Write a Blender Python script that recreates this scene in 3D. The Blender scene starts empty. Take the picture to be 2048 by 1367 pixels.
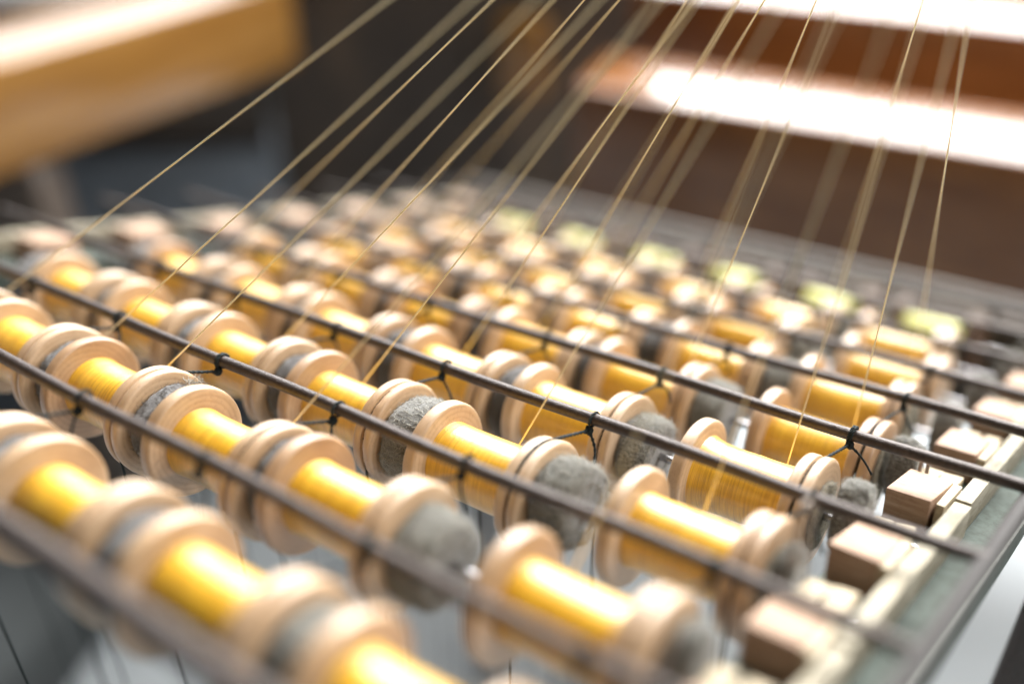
import bpy, bmesh, math, random
from mathutils import Vector, Matrix, noise

sc = bpy.context.scene
S = 0.022                      # metres per bobbin radius; all numbers below are in bobbin radii
# the creel lies tilted: rows descend away from the viewer.  GRAV = up direction seen in creel axes
UP = Vector((0.09163413, -0.31037113, 0.94618864))
XW = (Vector((1, 0, 0)) - UP * UP.x).normalized()
YW = UP.cross(XW)
TILT = Matrix((XW, YW, UP)).to_4x4()          # creel axes -> world axes (Z is true vertical)
DOWN = -UP

# ---------------------------------------------------------------- camera
CAM_POS = Vector((3.8597, -16.4255, 7.2665))
CAM_ROT = (1.2795, -0.1087, 0.6449)
F_PX = 2019.7
FOCUS = 18.1
cam_d = bpy.data.cameras.new('camera')
cam = bpy.data.objects.new('camera', cam_d)
sc.collection.objects.link(cam)
sc.camera = cam
from mathutils import Euler
CAM_M = Euler(CAM_ROT, 'XYZ').to_matrix()
cam.matrix_world = TILT @ (Matrix.Translation(CAM_POS * S) @ CAM_M.to_4x4())
cam_d.sensor_width = 36.0
cam_d.lens = F_PX / 2048 * 36
cam_d.clip_start = 0.005
cam_d.clip_end = 60
cam_d.dof.use_dof = True
cam_d.dof.focus_distance = FOCUS * S
cam_d.dof.aperture_fstop = 1.7
cam_d.dof.aperture_blades = 9

# ---------------------------------------------------------------- world, lamps, exposure
w = bpy.data.worlds.new('World'); sc.world = w; w.use_nodes = True
bg = w.node_tree.nodes['Background']
bg.inputs['Color'].default_value = (0.80, 0.90, 1.0, 1)
bg.inputs['Strength'].default_value = 0.03

def area(name, loc, target, sx, sy, power, col):
    d = bpy.data.lights.new(name, 'AREA'); d.shape = 'RECTANGLE'
    d.size = sx * S; d.size_y = sy * S; d.energy = power; d.color = col
    o = bpy.data.objects.new(name, d); sc.collection.objects.link(o)
    loc = Vector(loc) * S; target = Vector(target) * S
    o.matrix_world = Matrix.Translation(loc) @ (target - loc).to_track_quat('-Z', 'Y').to_matrix().to_4x4()
    return o
area('window_light', (-28, 120, 88), (-10, 2, 0), 205, 125, 830, (1.0, 0.995, 0.985))
area('left_window_light', (-132, 92, 70), (-20, 5, 0), 100, 100, 60, (0.93, 0.97, 1.0))
area('right_fill_light', (85, 25, 90), (-6, 0, 0), 70, 70, 45, (1.0, 0.95, 0.89))  # added unseen lamp that lights the sides facing right

vs = sc.view_settings
vs.view_transform = 'Standard'; vs.look = 'None'; vs.exposure = 0; vs.gamma = 1
vs.use_curve_mapping = False

# ---------------------------------------------------------------- materials
def mat(name):
    m = bpy.data.materials.new(name); m.use_nodes = True
    nt = m.node_tree
    return m, nt, nt.nodes['Principled BSDF']
def N(nt, typ, **kw):
    n = nt.nodes.new(typ)
    for k, v in kw.items():
        if k in n.inputs: n.inputs[k].default_value = v
        else: setattr(n, k, v)
    return n
def coords(nt, scale=(1, 1, 1), rnd=True):
    """object coordinates in bobbin radii, shifted per object so that copies differ"""
    tc = N(nt, 'ShaderNodeTexCoord')
    mp = N(nt, 'ShaderNodeMapping'); mp.inputs['Scale'].default_value = [s / S for s in scale]
    nt.links.new(tc.outputs['Object'], mp.inputs['Vector'])
    if rnd:
        oi = N(nt, 'ShaderNodeObjectInfo')
        mul = N(nt, 'ShaderNodeMath', operation='MULTIPLY'); mul.inputs[1].default_value = 37.0
        nt.links.new(oi.outputs['Random'], mul.inputs[0])
        nt.links.new(mul.outputs[0], mp.inputs['Location'])
    return mp.outputs['Vector']
def ramp(nt, fac, stops):
    r = N(nt, 'ShaderNodeValToRGB'); e = r.color_ramp.elements
    while len(e) < len(stops): e.new(0.5)
    for i, (p, c) in enumerate(stops):
        e[i].position = p; e[i].color = (*c, 1)
    nt.links.new(fac, r.inputs['Fac']); return r.outputs['Color']
def mixc(nt, fac, a, b, mode='MIX'):
    m = N(nt, 'ShaderNodeMix', data_type='RGBA', blend_type=mode)
    for sock, v in ((m.inputs['Factor'], fac), (m.inputs[6], a), (m.inputs[7], b)):
        if hasattr(v, 'is_output'): nt.links.new(v, sock)
        elif isinstance(v, (int, float)): sock.default_value = v
        else: sock.default_value = (*v, 1)
    return m.outputs[2]
def bump(nt, h, strength, dist, bsdf, prev=None):
    b = N(nt, 'ShaderNodeBump'); b.inputs['Strength'].default_value = strength
    b.inputs['Distance'].default_value = dist * S
    nt.links.new(h, b.inputs['Height'])
    if prev: nt.links.new(prev, b.inputs['Normal'])
    nt.links.new(b.outputs['Normal'], bsdf.inputs['Normal']); return b.outputs['Normal']

def wood_turned(name='turned_pale_wood', dark=None):
    m, nt, b = mat(name)
    v = coords(nt, rnd=False); vr = coords(nt)
    # turning rings about the axle, slightly off centre, warped by noise
    wv = N(nt, 'ShaderNodeTexWave', wave_type='RINGS', rings_direction='X', wave_profile='SIN')
    wv.inputs['Scale'].default_value = 3.1; wv.inputs['Distortion'].default_value = 0.9
    wv.inputs['Detail'].default_value = 3; wv.inputs['Detail Scale'].default_value = 1.3
    mpo = N(nt, 'ShaderNodeMapping'); oi = N(nt, 'ShaderNodeObjectInfo')
    cx = N(nt, 'ShaderNodeCombineXYZ')
    for i, k in ((1, .30), (2, -.24)):
        mm = N(nt, 'ShaderNodeMath', operation='MULTIPLY_ADD'); mm.inputs[1].default_value = k; mm.inputs[2].default_value = -k / 2 + 0.03
        nt.links.new(oi.outputs['Random'], mm.inputs[0]); nt.links.new(mm.outputs[0], cx.inputs[i])
    nt.links.new(cx.outputs[0], mpo.inputs['Location']); nt.links.new(v, mpo.inputs['Vector'])
    nt.links.new(mpo.outputs[0], wv.inputs['Vector'])
    n1 = N(nt, 'ShaderNodeTexNoise'); n1.inputs['Scale'].default_value = 1.1; n1.inputs['Detail'].default_value = 5
    nt.links.new(vr, n1.inputs['Vector'])
    base = ramp(nt, n1.outputs['Fac'], [(0.3, (0.37, 0.24, 0.13)), (0.55, (0.475, 0.33, 0.20)), (0.75, (0.54, 0.40, 0.27))])
    c = mixc(nt, 0.13, base, ramp(nt, wv.outputs['Color'], [(0.1, (0.30, 0.17, 0.085)), (0.6, (0.72, 0.53, 0.36))]))
    # fine pores along the rim
    n2 = N(nt, 'ShaderNodeTexNoise'); n2.inputs['Scale'].default_value = 1.0; n2.inputs['Detail'].default_value = 4
    v2 = coords(nt, (60, 14, 14)); nt.links.new(v2, n2.inputs['Vector'])
    pores = ramp(nt, n2.outputs['Fac'], [(0.30, (0.55, 0.50, 0.46)), (0.46, (1, 1, 1))])
    c = mixc(nt, 0.30, c, pores, 'MULTIPLY')
    # grime
    n3 = N(nt, 'ShaderNodeTexNoise'); n3.inputs['Scale'].default_value = 3.1; n3.inputs['Detail'].default_value = 7; n3.inputs['Roughness'].default_value = 0.7
    nt.links.new(vr, n3.inputs['Vector'])
    c = mixc(nt, 0.7, c, ramp(nt, n3.outputs['Fac'], [(0.26, (0.45, 0.38, 0.33)), (0.37, (1, 1, 1))]), 'MULTIPLY')
    # each bobbin a little lighter or browner
    tint = ramp(nt, oi.outputs['Random'], [(0, (0.74, 0.63, 0.53)), (0.5, (1, 1, 1)), (1, (0.95, 0.86, 0.76))])
    c = mixc(nt, 0.9, c, tint, 'MULTIPLY')
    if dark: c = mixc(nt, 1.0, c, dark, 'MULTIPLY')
    nt.links.new(c, b.inputs['Base Color'])
    b.inputs['Roughness'].default_value = 0.42; b.inputs['Specular IOR Level'].default_value = 0.7
    b.inputs['Coat Weight'].default_value = 0.4; b.inputs['Coat Roughness'].default_value = 0.38
    nb = bump(nt, wv.outputs['Color'], 0.12, 0.008, b)
    bump(nt, n2.outputs['Fac'], 0.3, 0.012, b, nb)
    return m
def wood_block(name, c0, c1, c2, rough=0.7, grain=(1.2, 14, 14), wear=0.5):
    m, nt, b = mat(name)
    n1 = N(nt, 'ShaderNodeTexNoise'); n1.inputs['Scale'].default_value = 1.0; n1.inputs['Detail'].default_value = 6; n1.inputs['Roughness'].default_value = 0.65
    nt.links.new(coords(nt, grain), n1.inputs['Vector'])
    c = ramp(nt, n1.outputs['Fac'], [(0.3, c0), (0.52, c1), (0.72, c2)])
    n2 = N(nt, 'ShaderNodeTexNoise'); n2.inputs['Scale'].default_value = 3.0; n2.inputs['Detail'].default_value = 8; n2.inputs['Roughness'].default_value = 0.75
    nt.links.new(coords(nt), n2.inputs['Vector'])
    c = mixc(nt, wear, c, ramp(nt, n2.outputs['Fac'], [(0.32, (0.35, 0.30, 0.26)), (0.47, (1, 1, 1))]), 'MULTIPLY')
    nt.links.new(c, b.inputs['Base Color'])
    b.inputs['Roughness'].default_value = rough
    nb = bump(nt, n1.outputs['Fac'], 0.35, 0.02, b)
    bump(nt, n2.outputs['Fac'], 0.3, 0.02, b, nb)
    return m
def silk(name, lo, mid, hi):
    m, nt, b = mat(name)
    v = coords(nt, rnd=False); vr = coords(nt)
    wv = N(nt, 'ShaderNodeTexWave', wave_type='BANDS', bands_direction='X', wave_profile='SIN')
    wv.inputs['Scale'].default_value = 10.5; wv.inputs['Distortion'].default_value = 3.0
    wv.inputs['Detail'].default_value = 2; wv.inputs['Detail Scale'].default_value = 0.8
    nt.links.new(v, wv.inputs['Vector'])
    ns = N(nt, 'ShaderNodeTexNoise'); ns.inputs['Scale'].default_value = 1.0; ns.inputs['Detail'].default_value = 4
    nt.links.new(coords(nt, (34, 1.6, 1.6)), ns.inputs['Vector'])
    nl = N(nt, 'ShaderNodeTexNoise'); nl.inputs['Scale'].default_value = 1.3; nl.inputs['Detail'].default_value = 2
    nt.links.new(vr, nl.inputs['Vector'])
    c = ramp(nt, ns.outputs['Fac'], [(0.30, lo), (0.5, mid), (0.7, hi)])
    c = mixc(nt, 0.22, c, ramp(nt, wv.outputs['Color'], [(0.0, (0.45, 0.36, 0.25)), (0.6, (1, 1, 1))]), 'MULTIPLY')
    c = mixc(nt, 0.5, c, ramp(nt, nl.outputs['Fac'], [(0.35, (0.78, 0.72, 0.62)), (0.6, (1, 1, 1))]), 'MULTIPLY')
    nt.links.new(c, b.inputs['Base Color'])
    b.inputs['Roughness'].default_value = 0.40
    b.inputs['Specular IOR Level'].default_value = 0.9
    b.inputs['Specular Tint'].default_value = (1.0, 0.96, 0.85, 1)
    b.inputs['Coat Weight'].default_value = 0.8; b.inputs['Coat Roughness'].default_value = 0.30; b.inputs['Coat IOR'].default_value = 1.6
    b.inputs['Sheen Weight'].default_value = 0.25
    b.inputs['Sheen Roughness'].default_value = 0.35
    b.inputs['Sheen Tint'].default_value = (1.0, 0.9, 0.62, 1)
    nb = bump(nt, wv.outputs['Color'], 0.4, 0.012, b)
    bump(nt, ns.outputs['Fac'], 0.5, 0.02, b, nb)
    return m
def plain(name, col, rough, metal=0.0, nscale=12, amount=0.5, bstr=0.3, spec=0.5, dark=(0.4, 0.35, 0.3)):
    m, nt, b = mat(name)
    n = N(nt, 'ShaderNodeTexNoise'); n.inputs['Scale'].default_value = nscale; n.inputs['Detail'].default_value = 6; n.inputs['Roughness'].default_value = 0.7
    nt.links.new(coords(nt), n.inputs['Vector'])
    c = mixc(nt, amount, col, ramp(nt, n.outputs['Fac'], [(0.32, dark), (0.6, (1, 1, 1))]), 'MULTIPLY')
    nt.links.new(c, b.inputs['Base Color'])
    b.inputs['Roughness'].default_value = rough; b.inputs['Metallic'].default_value = metal
    b.inputs['Specular IOR Level'].default_value = spec
    bump(nt, n.outputs['Fac'], bstr, 0.02, b)
    return m

M_WOOD = wood_turned()
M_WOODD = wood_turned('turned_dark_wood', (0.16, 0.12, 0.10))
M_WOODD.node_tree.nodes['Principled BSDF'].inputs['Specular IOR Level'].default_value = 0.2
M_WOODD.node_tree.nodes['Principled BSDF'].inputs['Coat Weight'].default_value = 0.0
M_GOLD = silk('gold_silk', (0.58, 0.285, 0.003), (0.77, 0.415, 0.006), (0.87, 0.52, 0.025))
M_LIME = silk('lime_silk', (0.30, 0.30, 0.008), (0.42, 0.43, 0.015), (0.50, 0.50, 0.05))
M_LIME.node_tree.nodes['Principled BSDF'].inputs['Coat Weight'].default_value = 0.15
M_BLOCK = wood_block('sawn_wood_block', (0.26, 0.15, 0.09), (0.36, 0.23, 0.15), (0.45, 0.32, 0.23), wear=0.35)
M_STRIP = wood_block('weathered_wood_strip', (0.21, 0.18, 0.125), (0.30, 0.265, 0.19), (0.38, 0.34, 0.26), grain=(9, 1, 9), wear=0.6)
M_PALE = wood_block('end_grain_wood', (0.34, 0.27, 0.17), (0.46, 0.38, 0.26), (0.52, 0.44, 0.32), grain=(16, 16, 16), wear=0.7)
M_BEAM = wood_block('brown_loom_wood', (0.12, 0.042, 0.011), (0.19, 0.072, 0.019), (0.28, 0.12, 0.038), rough=0.22, grain=(0.05, 0.8, 0.8), wear=0.3)
M_GBEAM = wood_block('honey_loom_wood', (0.17, 0.075, 0.016), (0.25, 0.12, 0.028), (0.32, 0.17, 0.05), rough=0.22, grain=(0.8, 0.05, 0.8), wear=0.3)
for m_ in (M_BEAM, M_GBEAM):
    b_ = m_.node_tree.nodes['Principled BSDF']
    b_.inputs['Coat Weight'].default_value = 0.85; b_.inputs['Coat Roughness'].default_value = 0.2; b_.inputs['Specular IOR Level'].default_value = 0.15
M_DARK = wood_block('dark_loom_wood', (0.035, 0.025, 0.02), (0.055, 0.04, 0.03), (0.12, 0.08, 0.05), rough=0.6, grain=(0.15, 0.15, 0.06), wear=0.3)
M_IRON = plain('dark_iron', (0.060, 0.043, 0.036), 0.42, 0.25, 11, 0.9, 0.9, 0.55)
M_BLACK = plain('black_iron', (0.03, 0.026, 0.024), 0.65, 0, 9, 0.5, 0.4, 0.3)
M_STEEL = plain('bright_axle_steel', (0.42, 0.41, 0.42), 0.22, 1.0, 10, 0.4, 0.1)
M_RAIL = plain('green_grey_painted_steel', (0.085, 0.105, 0.09), 0.7, 0.0, 5, 0.7, 0.3, 0.2)
M_RAILEDGE = plain('worn_bare_edge', (0.45, 0.47, 0.43), 0.45, 0.3, 16, 0.9, 0.3)
M_WIRE = plain('grey_wire', (0.30, 0.25, 0.21), 0.45, 0.5, 10, 0.4, 0.2)
M_CORD = plain('black_green_cord', (0.018, 0.026, 0.027), 0.8, 0, 30, 0.3, 0.3, 0.3)
M_FELT = plain('grey_wool_felt', (0.125, 0.122, 0.108), 1.0, 0, 16, 0.9, 1.0, 0.1, (0.28, 0.27, 0.23))
M_FELTD = plain('dark_wool_felt', (0.055, 0.05, 0.048), 1.0, 0, 18, 0.9, 1.0, 0.1, (0.35, 0.3, 0.28))
for m_ in (M_FELT, M_FELTD):
    b_ = m_.node_tree.nodes['Principled BSDF']
    b_.inputs['Sheen Weight'].default_value = 0.5; b_.inputs['Sheen Roughness'].default_value = 0.6
M_FELTB = plain('beige_wool_felt', (0.27, 0.24, 0.18), 1.0, 0, 16, 0.9, 1.0, 0.1, (0.35, 0.32, 0.26))
M_FIBRED = plain('dark_wool_fibre', (0.13, 0.12, 0.11), 0.9, 0, 20, 0.2, 0.0, 0.2)
M_FIBRE = plain('wool_fibre', (0.38, 0.37, 0.33), 0.9, 0, 20, 0.2, 0.0, 0.2)
M_THREAD = plain('gold_thread', (0.95, 0.84, 0.54), 0.4, 0, 30, 0.1, 0.0, 0.7)
M_FLOOR = plain('pale_grey_floor', (0.40, 0.43, 0.445), 0.8, 0, 0.05, 0.35, 0.0, 0.25, (0.55, 0.6, 0.64))
M_SLATE = plain('dim_floor_grey_blue', (0.16, 0.185, 0.215), 0.7, 0, 0.1, 0.5, 0.0, 0.2)  # tone of the dim floor, for the added screen
M_SLATED = plain('dark_grey_tone', (0.07, 0.078, 0.08), 0.8, 0, 0.1, 0.4, 0.0, 0.2)
M_WALL = plain('dark_brown_wall', (0.06, 0.042, 0.03), 0.8, 0, 0.04, 0.5, 0.0, 0.3)

# ---------------------------------------------------------------- mesh helpers (input in bobbin radii)
def mesh(name, verts, faces, smooth=True):
    me = bpy.data.meshes.new(name)
    me.from_pydata([tuple(Vector(v) * S) for v in verts], [], faces)
    if smooth: me.shade_smooth()
    me.update(); return me
def finish(me, sharp=None):
    if sharp: me.set_sharp_from_angle(angle=math.radians(sharp))
    return me
def link(name, data, m=None, parent=None, loc=(0, 0, 0), rot=(0, 0, 0), scale=(1, 1, 1), tilt=True):
    o = bpy.data.objects.new(name, data); sc.collection.objects.link(o)
    if m is not None and data is not None and not data.materials: data.materials.append(m)
    mt = Matrix.LocRotScale(Vector(loc) * S, Euler(rot), Vector(scale))
    if parent is None:
        o.matrix_world = (TILT @ mt) if tilt else mt
    else:
        o.parent = parent; o.matrix_local = mt
    return o
def tag(o, label, cat=None, group=None, kind=None):
    if label: o['label'] = label
    if cat: o['category'] = cat
    if group: o['group'] = group
    if kind: o['kind'] = kind
    return o
def lathe(name, prof, seg=64, sharp=35, wob=None):
    """revolve (x, r) about X; closed profile ends on the axle"""
    vs_, fs = [], []
    for k, (x, r) in enumerate(prof):
        for j in range(seg):
            a = 2 * math.pi * j / seg
            rr = r + (wob(x, a) if wob else 0)
            vs_.append((x, rr * math.cos(a), rr * math.sin(a)))
    n = len(prof)
    for k in range(n - 1):
        for j in range(seg):
            j2 = (j + 1) % seg
            fs.append((k * seg + j, (k + 1) * seg + j, (k + 1) * seg + j2, k * seg + j2))
    fs.append(tuple(range(seg))); fs.append(tuple(reversed(range((n - 1) * seg, n * seg))))
    return finish(mesh(name, vs_, fs), sharp)
def frames(pts):
    pts = [Vector(p) for p in pts]; out = []; nrm = None
    for i, p in enumerate(pts):
        t = (pts[min(i + 1, len(pts) - 1)] - pts[max(i - 1, 0)]).normalized()
        if nrm is None:
            nrm = t.orthogonal().normalized()
        nrm = (nrm - t * nrm.dot(t)).normalized()
        out.append((p, nrm, t.cross(nrm)))
    return out
def tube_geo(pts, rad, seg=6, vs_=None, fs=None):
    vs_ = [] if vs_ is None else vs_; fs = [] if fs is None else fs
    fr = frames(pts); b0 = len(vs_)
    for i, (p, a, b) in enumerate(fr):
        r = rad(i / max(1, len(fr) - 1)) if callable(rad) else rad
        for j in range(seg):
            t = 2 * math.pi * j / seg
            vs_.append(p + (a * math.cos(t) + b * math.sin(t)) * r)
    for i in range(len(fr) - 1):
        for j in range(seg):
            j2 = (j + 1) % seg
            fs.append((b0 + i * seg + j, b0 + i * seg + j2, b0 + (i + 1) * seg + j2, b0 + (i + 1) * seg + j))
    fs.append(tuple(b0 + j for j in reversed(range(seg))))
    fs.append(tuple(b0 + (len(fr) - 1) * seg + j for j in range(seg)))
    return vs_, fs
def tube(name, pts, rad, seg=8): return finish(mesh(name, *tube_geo(pts, rad, seg)), 60)
def resample(pts, step):
    pts = [Vector(p) for p in pts]; out = [pts[0]]; 
    for a, b in zip(pts, pts[1:]):
        n = max(1, int((b - a).length / step))
        for i in range(1, n + 1): out.append(a.lerp(b, i / n))
    return out
def twisted(name, pts, rad, step=0.05, pitch=0.17, seg=5):
    """two strands laid round each other along a path"""
    pts = resample(pts, step); vs_, fs = [], []; L = 0; fr = frames(pts); s = [0]
    for a, b in zip(pts, pts[1:]): s.append(s[-1] + (b - a).length)
    for ph in (0, math.pi):
        q = [p + (a * math.cos(2 * math.pi * l / pitch + ph) + b * math.sin(2 * math.pi * l / pitch + ph)) * rad * 0.5 for (p, a, b), l in zip(fr, s)]
        tube_geo(q, rad * 0.62, seg, vs_, fs)
    return mesh(name, vs_, fs)
def box(name, x0, x1, y0, y1, z0, z1, bev=0.03, jit=0.0, seed=0, segs=2):
    rnd = random.Random(seed); bm = bmesh.new()
    bmesh.ops.create_cube(bm, size=1)
    for v in bm.verts:
        v.co = Vector((x0 if v.co.x < 0 else x1, y0 if v.co.y < 0 else y1, z0 if v.co.z < 0 else z1))
        v.co += Vector((rnd.uniform(-jit, jit), rnd.uniform(-jit, jit), rnd.uniform(-jit, jit) * 0.5))
    if bev: bmesh.ops.bevel(bm, geom=list(bm.edges), offset=bev, segments=segs, affect='EDGES', profile=0.6)
    for v in bm.verts: v.co *= S
    me = bpy.data.meshes.new(name); bm.to_mesh(me); bm.free()
    me.shade_smooth(); me.set_sharp_from_angle(angle=math.radians(38)); return me

ORD = ['', 'first', 'second', 'third', 'fourth', 'fifth', 'sixth', 'seventh', 'eighth', 'ninth', 'tenth']
DY = 3.071
ROWS = list(range(-3, 6))
def row_y(r): return r * DY
def row_txt(r): return 'front row' if r == -3 else ('rearmost row' if r == 5 else ORD[r + 4] + ' row from front')
def pos_txt(i): return {6: 'rightmost', 5: 'second-from-right', 4: 'third-from-right', 3: 'fourth-from-right', 2: 'fifth-from-right', 1: 'leftmost'}[i]
def project(p):
    q = CAM_M.transposed() @ (Vector(p) - CAM_POS); d = max(-q.z, 1e-3)
    return 1024 + F_PX * q.x / d, 683.5 - F_PX * q.y / d, d
def in_view(p, m=130):
    x, y, d = project(p); return -m < x < 2048 + m and -m < y < 1367 + m

# ---------------------------------------------------------------- floor and walls of the workshop (world axes)
def slab(name, x0, x1, y0, y1, z0, z1, m):
    o = link(name, box(name, x0, x1, y0, y1, z0, z1, 0), m, tilt=False); o['kind'] = 'structure'; return o
slab('floor', -420, 260, -160, 420, -42, -40, M_FLOOR)
slab('wall', -420, 260, 260, 264, -40, 320, M_WALL)

# ---------------------------------------------------------------- loom timbers and added dark stand-ins behind the creel (world axes)
def beam(name, corners, top, bottom, m, label, cat='beam'):
    """corners: four (x, y) of the top face, going round"""
    bm = bmesh.new()
    lo = [bm.verts.new((x * S, y * S, bottom * S)) for x, y in corners]
    hi = [bm.verts.new((x * S, y * S, top * S)) for x, y in corners]
    bm.faces.new(hi); bm.faces.new(list(reversed(lo)))
    for i in range(4): bm.faces.new((lo[i], lo[(i + 1) % 4], hi[(i + 1) % 4], hi[i]))
    bmesh.ops.recalc_face_normals(bm, faces=bm.faces)
    bmesh.ops.bevel(bm, geom=list(bm.edges), offset=0.35 * S, segments=3, affect='EDGES', profile=0.5)
    me = bpy.data.meshes.new(name); bm.to_mesh(me); bm.free(); me.shade_smooth(); me.set_sharp_from_angle(angle=math.radians(40))
    return tag(link(name, me, m, tilt=False), label, cat)
beam('loom_beam', [(-25.0, 28.4), (14, 35.1), (12.8, 41.0), (-26.5, 34.0)], -6, -17, M_BEAM,
     'brown loom beam with a white glaring top behind the right half of the bobbins')
beam('loom_beam', [(-40, 42), (20, 54), (18.5, 62), (-41.5, 50)], -5.2, -24, M_BEAM,
     'upper brown loom beam whose pale top edge crosses the top right corner')
beam('loom_beam', [(-43.0, -8), (-43.9, 27), (-49.9, 27), (-49.2, -9)], -3, -8.2, M_GBEAM,
     'thick honey brown loom beam with a white lit top in the upper left corner')
beam('loom_post', [(-50, 29), (-30.5, 43.5), (-32.5, 47), (-53, 33)], 6, -40, M_DARK,
     'broad dark blurred loom panel between the honey beam and the white topped beam', 'panel')
beam('loom_post', [(-36.0, 36.2), (-33.3, 37.6), (-34.2, 39.4), (-36.9, 38)], -6.5, -11.5, M_GBEAM,
     'slim tan block of wood just left of the long white topped beam', 'post')
beam('loom_post', [(-46.2, 6.2), (-43.2, 8.6), (-44.6, 11), (-48.4, 8.8)], -8.3, -40, M_DARK,
     'dark post under the honey beam at the left edge', 'post')

beam('added_dark_board', [(-66, 17), (-51, 29), (-53, 32), (-68, 20)], -6, -15.8, M_DARK,
     'added dark board hiding bright floor below and behind the honey beam', 'board')  # added to hide floor that comes out too bright here
beam('dim_floor_screen', [(-72, 10), (-50, 27.5), (-54, 33), (-76, 15)], -16.2, -40, M_SLATE,
     'added grey blue crate behind the far left end of the creel', 'screen')  # added in the tone of dim floor; nothing is stored here
beam('low_dark_mass', [(-66, -14), (-40.5, -4), (-47, 11), (-72, 2)], -34, -40, M_SLATED,
     'added low dark bench on the floor below the front left bobbins', 'mass')  # added dark form to darken this corner of the view
# ---------------------------------------------------------------- the creel frame
creel = link('creel_frame', None)
tag(creel, 'tilted bobbin creel frame with iron rods, wooden end blocks and steel side rails', 'creel')
def part(name, me, m, **kw): return link(name, me, m, parent=creel, **kw)
Y0, Y1 = -11.6, 18.4
rail = part('side_rail', box('side_rail', -0.05, 1.98, Y0, Y1, -0.62, -0.09, 0.05), M_RAIL)
link('worn_edge', tube('worn_edge', [(1.965, Y0 + .1, -0.092), (1.96, 0, -0.098), (1.965, Y1 - .1, -0.092)], 0.022, 6), M_RAILEDGE, parent=rail)
part('side_rail', box('side_rail', -24.5, -22.2, Y0, Y1, -0.62, -0.09, 0.05), M_RAIL)
part('end_rail', tube('end_rail', [(-24.4, 19.0, 0.88), (3.2, 19.0, 0.75)], 0.34, 16), plain('grey_rail_shaded', (0.085, 0.072, 0.06), 0.6, 0, 4, .4, .2, 0.3))  # rail colour darkened in place of the shade at the creel's back
part('end_board', box('end_board', -24.4, 3.0, 19.5, 20.2, -3.0, 0.2, 0.05), M_DARK)
part('side_bar', tube('side_bar', [(2.12, Y0 - 3, 1.0), (2.12, 26, 1.0)], 0.14, 12), M_BLACK)
for lx, ly in ((2.9, 4.0), (-23.8, 19.0)):
    top = Vector((lx, ly, -0.6)); leg = tube('leg', [top, top + DOWN * 40], 0.55, 14)
    part('leg', leg, M_IRON)
# iron rods that carry the brake cords
ROD = {-4: (.05, .06), -3: (-.03, -.02), -2: (-.10, -.06), -1: (-.04, -.01), 0: (.07, .02), 1: (.07, .02), 2: (-.01, 0), 3: (0, 0), 4: (.02, .02), 5: (.0, .0)}
def rod_yz(r): dz, dy = ROD[r]; return r * DY + 1.203 + dy, 1.096 + dz
random.seed(5)
for r in ROD:
    y, z = rod_yz(r)
    pts = []
    for k in range(30):
        x = -24.5 + k * (26.65 / 29) + (2.2 if (r >= 0 and k == 29) else 0)
        pts.append((x, y + 0.018 * math.sin(k * .9 + r), z + 0.02 * math.sin(k * .7 + 2 * r)))
    part('rod', tube('rod', pts, 0.17 if r == -4 else 0.112, 14), M_IRON)
# blocks standing between the axle slots, packing strips and keepers
blk_v = [box('block', 0, 0.77, 0.0, 1.30, 0, 0.60, 0.035, 0.03, s) for s in range(3)]
for me in blk_v: me.materials.append(M_BLOCK)
pk_v = [box('packing', 0, 0.15, 0, 1.22, 0, 0.56, 0.02, 0.012, 20 + s) for s in range(2)]
for me in pk_v: me.materials.append(M_PALE)
st_v = [box('strip', 0, 0.27, 0, DY - 0.02, 0, 0.58, 0.02, 0.012, 40 + s) for s in range(3)]
for me in st_v: me.materials.append(M_STRIP)
kp_v = [box('keeper', 0, 0.34, -0.33, 0.33, 0, 0.17, 0.04, 0.03, 60 + s) for s in range(2)]
for me in kp_v: me.materials.append(M_PALE)
rb = random.Random(11)
for r in range(-4, 6):
    y = r * DY + 0.97
    dx = {-3: 0.12, -2: 0.04}.get(r, 0)
    blk = part('block', blk_v[r % 3], None, loc=(dx + rb.uniform(-.03, .03), y + rb.uniform(-.05, .05), -0.088), rot=(0, 0, rb.uniform(-.03, .03)))
    part('packing', pk_v[r % 2], None, loc=(0.80, y + 0.05 + rb.uniform(-.04, .04), -0.088))
    part('block', blk_v[(r + 1) % 3], None, loc=(-23.6 + rb.uniform(-.05, .05), y, -0.088), rot=(0, 0, rb.uniform(-.03, .03)), scale=(1.35, 1, 1))
    part('strip', st_v[r % 3], None, loc=(1.01 + rb.uniform(-.012, .012), r * DY + 1.5, -0.088 + rb.uniform(0, .05) - .05 * (r % 2)))
    part('strip', st_v[(r + 1) % 3], None, loc=(-24.15 + rb.uniform(-.012, .012), r * DY + 1.5, -0.088 + rb.uniform(0, .03)), scale=(1.2, 1, 1))
    for kx in (0.02, 0.45):
        part('keeper', kp_v[r % 2], None, loc=(kx + rb.uniform(-.04, .04), r * DY + rb.uniform(-.03, .03), 0.075), rot=(0, 0, rb.uniform(-.15, .15)))
    # wire staple that holds the rod down, driven into the block behind it
    if r < -1: continue
    ry, rz = rod_yz(r); sx = 0.22 + rb.uniform(-.03, .03)
    pts = [(sx + 0.03, ry + 0.26, 0.35), (sx + 0.02, ry + 0.20, rz - 0.05)]
    for k in range(9):
        a = math.radians(10 + k * 20)
        pts.append((sx + 0.02 - 0.004 * k, ry + 0.165 * math.cos(a), rz + 0.165 * math.sin(a)))
    pts += [(sx - 0.02, ry - 0.165, rz - 0.15), (sx - 0.02, ry - 0.10, 0.62), (sx - 0.02, ry - 0.02, 0.30)]
    st = bpy.data.objects.new('staple', tube('staple', resample(pts, 0.06), 0.035, 7)); sc.collection.objects.link(st)
    st.data.materials.append(M_WIRE); st.parent = blk; st.matrix_parent_inverse = blk.matrix_local.inverted()

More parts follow.
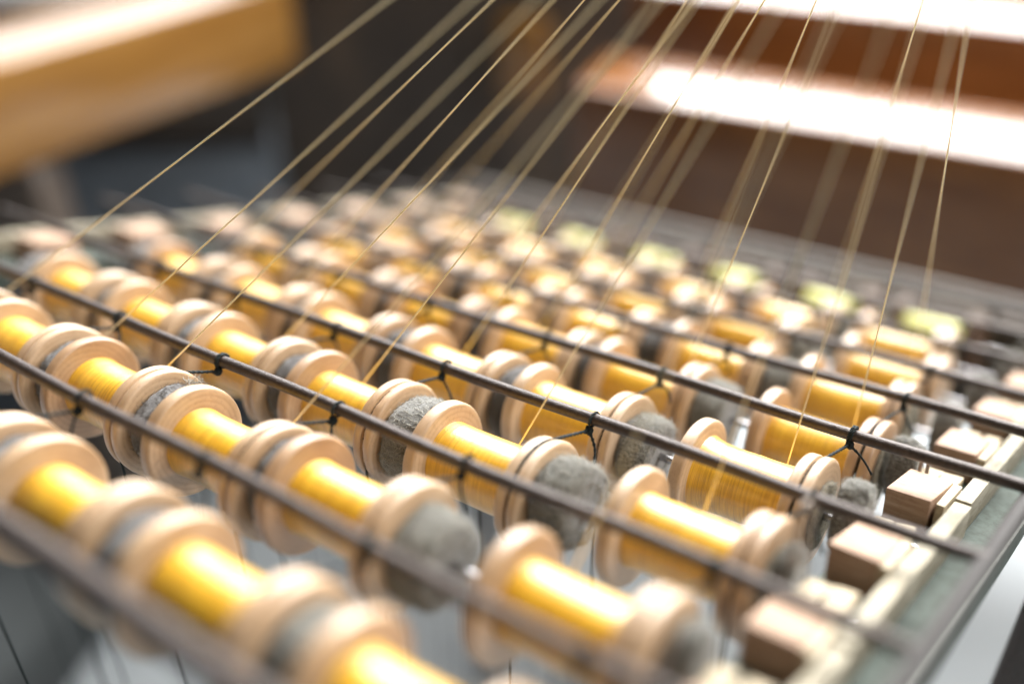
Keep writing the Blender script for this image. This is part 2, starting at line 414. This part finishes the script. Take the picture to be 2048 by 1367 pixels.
# ---------------------------------------------------------------- axles
for r in ROWS:
    a = link('axle', tube('axle', [(-24.2, row_y(r), 0), (0.93, row_y(r), 0)], 0.078, 14), M_STEEL)
    tag(a, f'thin steel axle carrying the {row_txt(r)} of bobbins', 'axle', 'axles through the bobbin rows')

# ---------------------------------------------------------------- bobbins
def flange_mesh(k):
    rnd = random.Random(k)
    w_ = [rnd.uniform(-.006, .006) for _ in range(4)]
    def wob(x, a): return w_[0] * math.cos(2 * a + 1) + w_[1] * math.cos(3 * a) if True else 0
    t = 0.27
    prof = [(-t, 0.09), (-t, 0.93), (-t + .012, 0.965), (-t + .035, 0.988), (-t + .07, 1.0), (-.055, 1.0), (-.03, .994), (-.012, .978), (-.002, .955), (0.0, .93), (.012, .75), (.018, .50), (.018, 0.09)]
    me = lathe('flange', prof, 72, 38, wob); me.materials.append(M_WOOD); return me
def groove_mesh(k):
    rnd = random.Random(100 + k); ph = rnd.uniform(0, 6); amp = rnd.uniform(-.01, .012); chip = (k == 0)
    def wob(x, a):
        v = amp * math.cos(2 * a + ph)
        if chip and 0.24 < x < 0.30: v -= 0.022 * max(0, noise.noise((x * 3, a * 9, 1.7)) * 2)
        return v
    prof = [(0, 0.09), (0, .50), (-.006, .90), (.004, .945), (.02, .968), (.045, .98), (.175, .985), (.195, .97), (.208, .90), (.232, .862), (.256, .90), (.268, .972), (.29, .992), (.40, 1.0), (.435, .985), (.455, .955), (.462, .92), (.462, .60), (.45, .30), (.45, .09)]
    me = lathe('grooved_flange', prof, 84, 40, wob); me.materials.append(M_WOOD); return me
def winding_mesh(k, mat_):
    rnd = random.Random(200 + k); r0 = (rnd.uniform(.60, .67) if k else .64); fl = rnd.uniform(.005, .03) if k else .085
    L = 1.78; prof = [(0.012, 0.10)]
    n = 60
    for i in range(n + 1):
        x = 0.016 + (L - 0.022) * i / n
        e = math.exp(-x / .16) * fl + math.exp(-(L - x) / .12) * fl * .35
        e += .008 * noise.noise((x * 2.3, k * 3.1, 0)) + .0035 * noise.noise((x * 22, k, 5))
        prof.append((x, r0 + e))
    prof.append((L - .004, 0.10))
    def wob(x, a): return .006 * noise.noise((math.cos(a), math.sin(a), x * 1.4 + k * 7)) + .0025 * noise.noise((x * 30, a * 1.5, k))
    me = lathe('thread_winding', prof, 64, 50, wob); me.materials.append(mat_); return me, r0
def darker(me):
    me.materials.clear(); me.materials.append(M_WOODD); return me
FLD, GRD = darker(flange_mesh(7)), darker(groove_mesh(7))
FL = [flange_mesh(k) for k in range(3)]
GR = [groove_mesh(k) for k in range(4)]
WG = [winding_mesh(k, M_GOLD) for k in range(5)]
WL = [winding_mesh(k + 10, M_LIME) for k in range(2)]

DEF = {6: -2.95, 5: -6.72, 4: -9.87, 3: -13.0, 2: -16.15, 1: -19.3}
XL = {(-3, 6): -2.80, (-3, 5): -5.98, (-3, 4): -9.2, (-3, 3): -12.4, (-2, 6): -2.72, (-2, 5): -6.88, (-2, 4): -9.81, (-2, 3): -12.95,
      (-1, 6): -2.63, (-1, 5): -6.62, (-1, 4): -9.91, (-1, 3): -13.01, (0, 6): -3.03, (0, 5): -6.80, (1, 6): -2.92, (2, 6): -3.29,
      (3, 6): -3.35, (4, 6): -3.95, (5, 6): -3.8}
bobs = {}
rb = random.Random(3)
for r in ROWS:
    for i in range(6, 0, -1):
        x = XL.get((r, i), DEF[i] + rb.uniform(-.12, .12) + (-.35 if r >= 3 else 0))
        ok = in_view((x + 1, row_y(r), 0), 260)
        bobs[r, i] = (x, ok)
cord_g, rng = [], random.Random(8)
for (r, i), (x, ok) in bobs.items():
    kd = {(-1, 4): 0, (0, 6): 3}.get((r, i), 1 + rng.randrange(3))
    kw = 0 if (r, i) == (0, 6) else 1 + rng.randrange(4)
    lime = (r == 5)
    me_w, r0 = (WL[rng.randrange(2)] if lime else WG[kw])
    bobs[r, i] = (x, ok, r0)
    if not ok: continue
    e = link('bobbin', None, loc=(x, row_y(r), {(-1, 5): -.07, (-1, 6): .05, (-2, 4): -.05, (1, 6): -.04}.get((r, i), 0)))
    col = 'yellow green' if lime else 'gold'
    tag(e, f'{"dark" if lime else "pale"} wooden bobbin wound with {col} silk, {pos_txt(i)}, {row_txt(r)}', 'bobbin', 'bobbins on the creel axles')
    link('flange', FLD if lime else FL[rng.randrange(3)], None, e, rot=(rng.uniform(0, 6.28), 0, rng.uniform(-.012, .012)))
    link('thread_winding', me_w, None, e, rot=(rng.uniform(0, 6.28), 0, 0))
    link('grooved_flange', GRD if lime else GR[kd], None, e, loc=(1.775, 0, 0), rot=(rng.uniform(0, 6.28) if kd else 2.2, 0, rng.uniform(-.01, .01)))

# ---------------------------------------------------------------- felt washers
def felt_mesh(name, thick, rad, m, seed, ry=1.0, zc=0.0, nx=14, seg=56, rough=.05):
    vs_, fs = [], []
    prof = [(0.0, .095), (0.0, rad * .6), (0.0, rad * .86)]
    for k in range(nx + 1):
        t = k / nx; edge = min(t, 1 - t) * thick
        prof.append((t * thick, rad * (1 - .14 * math.exp(-edge / .07))))
    prof += [(thick, rad * .6), (thick, .095)]
    for x, rr in prof:
        for j in range(seg):
            a = 2 * math.pi * j / seg
            nz = noise.noise((math.cos(a) * 1.6 + seed, math.sin(a) * 1.6, x * 1.5)) * rough * 1.6 + noise.noise((math.cos(a) * 6 + seed, math.sin(a) * 6, x * 6)) * rough * .5 + noise.noise((math.cos(a) * 19, math.sin(a) * 19 + seed, x * 19)) * rough * .28
            q = rr + (nz if rr > .2 else 0)
            dx = 0.03 * noise.noise((math.cos(a) * 3, math.sin(a) * 3, seed + rr * 4)) if rr > .2 else 0
            vs_.append((x + dx, q * math.cos(a) * ry, q * math.sin(a) + (zc if rr > .2 else 0)))
    n = len(prof)
    for k in range(n - 1):
        for j in range(seg):
            j2 = (j + 1) % seg
            fs.append((k * seg + j, (k + 1) * seg + j, (k + 1) * seg + j2, k * seg + j2))
    fs.append(tuple(range(seg))); fs.append(tuple(reversed(range((n - 1) * seg, n * seg))))
    me = mesh(name, vs_, fs); me.materials.append(m); return me
def fuzz_mesh(src, seed, count, ln):
    rnd = random.Random(seed); vs_, fs = [], []
    vv = [(v.co / S, v.normal.copy()) for v in src.vertices]
    for _ in range(count):
        p, nn = vv[rnd.randrange(len(vv))]
        if (p.y ** 2 + p.z ** 2) < .04: continue
        t = Vector((rnd.uniform(-1, 1), rnd.uniform(-1, 1), rnd.uniform(-1, 1)))
        t = (t - nn * t.dot(nn)).normalized()
        L = ln * rnd.uniform(.4, 1.5); lift = rnd.uniform(.05, .6)
        q = Vector(p) - nn * .01 + t * rnd.uniform(-.02, .02); path = [q]
        d = (nn * lift + t).normalized()
        for s in range(4):
            d = (d + Vector((rnd.uniform(-1, 1), rnd.uniform(-1, 1), rnd.uniform(-1, 1))) * .45 - nn * .12).normalized()
            q = q + d * L / 4; path.append(q)
        tube_geo(path, lambda u: .0042 * (1 - .6 * u), 3, vs_, fs)
    me = mesh('fuzz', vs_, fs); me.materials.append(M_FIBRED if src.materials[0] == M_FELTD else M_FIBRE); return me
SP = [felt_mesh('felt', 0.62, .77 + .03 * k, [M_FELTD, M_FELTD, M_FELT][k], k * 3.3) for k in range(3)]
MD = [felt_mesh('felt', 0.66, .70 + .05 * k, M_FELT, 20 + k * 3.3, rough=.045, nx=20) for k in range(2)]
EN = [felt_mesh('felt', 0.52, .66, M_FELT, 40 + k * 5.1, ry=.62, zc=.14, rough=.045) for k in range(2)]
THIN = felt_mesh('felt', 0.09, .66, M_FELTB, 61, rough=.03, nx=6)
FZ = {me.name: fuzz_mesh(me, n, c, l) for n, (me, c, l) in enumerate([(m_, 2200, .10) for m_ in SP] + [(m_, 6500, .12) for m_ in MD] + [(m_, 2600, .09) for m_ in EN] + [(THIN, 900, .08)])}
rng = random.Random(21)
def felt(me, x0, x1, thick, r, label):
    if not in_view(((x0 + x1) / 2, row_y(r), .5), 200): return
    e = link('felt_washer', None, loc=(x0, row_y(r), 0), scale=((x1 - x0) / thick, 1, 1))
    tag(e, label, 'felt washer', 'felt washers between the bobbins')
    fe = link('felt', me, None, e, rot=(rng.uniform(0, 6.28) if me not in EN else rng.uniform(-.15, .15), 0, 0))
    f_ = link('fuzz', FZ[me.name], None, fe); f_['kind'] = 'stuff'
for r in ROWS:
    xr = bobs[r, 6][0] + 1.775 + .47
    felt(EN[r % 2], max(xr + .12, -0.50), 0.0, .52, r, f'upright grey felt pad beside the right end blocks, {row_txt(r)}')
    if -2 < r < 3: felt(THIN, xr - .012, xr + .07, .09, r, f'thin beige felt disc on the outer face of the rightmost bobbin, {row_txt(r)}')
    x0 = bobs[r, 5][0] + 2.245
    felt(MD[r % 2], x0, x0 + {0: .60, -1: .72}.get(r, .66), .66, r, f'thick grey felt roll left of the rightmost bobbin, {row_txt(r)}')
    for i in (5, 4, 3, 2):
        x1 = bobs[r, i][0] - .275; x0 = bobs[r, i - 1][0] + 2.245
        felt(SP[2] if (r, i) == (-1, 5) else SP[rng.randrange(2)], x0, x1, .62, r,
             f'dark felt washer touching the left flange of the {pos_txt(i)} bobbin, {row_txt(r)}')
    felt(SP[0], -20.6, bobs[r, 1][0] - .275, .62, r, f'dark felt washer left of the leftmost bobbin, {row_txt(r)}')

# ---------------------------------------------------------------- brake cords: tied to the rod, over the groove, hanging down
rng = random.Random(77)
TAILS = {(0, 6): (.52, -.10, -.38), (-1, 5): (.34, -.28, -.62), (-1, 4): (.40, .0, -.55), (-2, 3): (-.60, .12, .10), (0, 5): (.28, .05, -.35)}
KX = {(0, 6): .17, (-2, 3): .30}
for (r, i), (x, ok, r0) in bobs.items():
    if not ok: continue
    gx = x + 1.775 + .232; ry, rz = rod_yz(r); by = row_y(r)
    kx = gx + KX.get((r, i), rng.uniform(.02, .22))
    e = link('brake_cord', None, loc=(gx, by, 0))
    tag(e, f'dark brake cord looped over the {pos_txt(i)} bobbin, {row_txt(r)}', 'cord', 'brake cords of the bobbins')
    loc = lambda p: (p[0] - gx, p[1] - by, p[2])
    knot = (kx, ry - .10, rz - .185)
    # ring round the rod
    ring = [loc((kx + .02 * math.sin(a) + .012, ry + .138 * math.cos(a), rz + .138 * math.sin(a))) for a in [2 * math.pi * k / 20 for k in range(21)]]
    link('loop', twisted('loop', ring, .030, .05), M_CORD, e)
    ring2 = [(p[0] - .045, p[1] * 1.0, p[2]) for p in ring]
    if rng.random() < .5: link('loop', twisted('loop', ring2, .028, .05), M_CORD, e)
    # knot: a small overhand ball
    kp = [loc((knot[0] + .05 * math.sin(2 * t) , knot[1] + .045 * math.cos(3 * t), knot[2] + .05 * math.sin(3 * t + .6))) for t in [2 * math.pi * k / 26 for k in range(27)]]
    link('knot', tube('knot', kp, .03, 6), M_CORD, e)
    # running part: tangent from the knot over the groove bottom, down the front, then hanging
    rg = .862 + .028
    ky, kz = knot[1] - by, knot[2]; d = math.hypot(ky, kz)
    a0 = math.atan2(kz, ky) + math.acos(min(1, rg / d))     # tangent point, on top
    gdir = math.atan2(DOWN.z, DOWN.y)                        # hang direction in the y-z plane
    a1 = gdir - math.pi / 2 + 0.0                            # leaving angle, radius square to the hang direction
    while a1 < a0: a1 += 2 * math.pi
    path = [loc(knot)]
    n = 28
    for k in range(n + 1):
        a = a0 + (a1 - a0) * k / n
        path.append((0.004 * math.sin(k), rg * math.cos(a), rg * math.sin(a)))
    link('running_cord', twisted('running_cord', path, .033, .05), M_CORD, e)
    end = Vector(path[-1])
    L = 24 + rng.uniform(-3, 3)
    link('hanging_cord', tube('hanging_cord', [end + DOWN * L * k / 8 for k in range(9)], .026, 5), M_CORD, e)
    tl = TAILS.get((r, i)) or (rng.uniform(.1, .5), rng.uniform(-.3, .1), rng.uniform(-.6, -.25))
    tl = Vector(tl); k0 = Vector(loc(knot)); side = tl.orthogonal().normalized() * rng.uniform(-.08, .08)
    tp = [k0 + tl * t + side * math.sin(t * 3.1) + Vector((0, 0, .04 * math.sin(t * 3))) for t in [k / 8 for k in range(9)]]
    link('tail', twisted('tail', tp, .032, .05), M_CORD, e)

# ---------------------------------------------------------------- silk threads running up from the bobbins to the loom
CONV = Vector((0.65, -4.61, 12.65))
rng = random.Random(15)
TX = {(-1, 5): .95, (-2, 3): .55, (-1, 4): .25, (0, 4): .35}
for (r, i), (x, ok, r0) in bobs.items():
    if r < -2: continue
    if rng.random() < (.45 if r < 2 else .7) and (r, i) not in TX: continue
    tx = x + TX.get((r, i), rng.uniform(.25, 1.5))
    rr = r0 + .02
    c = CONV + Vector((rng.uniform(-.25, .25) + (i - 4) * .10, rng.uniform(-.2, .2), rng.uniform(-.2, .2)))
    dy_, dz_ = c.y - row_y(r), c.z; d = math.hypot(dy_, dz_)
    a = math.atan2(dz_, dy_) - math.acos(rr / d)
    p0 = Vector((tx, row_y(r) + rr * math.cos(a), rr * math.sin(a)))
    col = 'yellow green' if r == 5 else 'gold'
    pts = [p0.lerp(c, k / 12) - UP * .0 for k in range(13)]
    t = link('silk_thread', mesh('silk_thread', *tube_geo(pts, .0155, 6)), M_THREAD)
    tag(t, f'fine {col} thread rising from the {pos_txt(i)} bobbin, {row_txt(r)}', 'thread', 'threads running up to the loom')
    t.data.shade_smooth()

# ---------------------------------------------------------------- lint caught on one flange
rng = random.Random(4); vs_, fs = [], []
bx = bobs[-2, 3][0] + 2.27
for k in range(34):
    t = rng.random()
    q = Vector((bx + rng.uniform(-.02, .14), row_y(-2) + .30 + .38 * t, .80 - .16 * t + rng.uniform(-.03, .05))); path = [q]
    d = Vector((rng.uniform(-1, 1), rng.uniform(-1, 1), rng.uniform(-.6, .6))).normalized()
    for s_ in range(9):
        d = (d + Vector((rng.uniform(-1, 1), rng.uniform(-1, 1), rng.uniform(-.9, .9))) * .9).normalized()
        q = q + d * .026; path.append(q)
    tube_geo(path, .0042, 3, vs_, fs)
o = link('lint_tuft', mesh('lint_tuft', vs_, fs), M_FIBRE)
tag(o, 'curly tuft of grey lint caught on a grooved flange near the left', 'lint', kind='stuff')
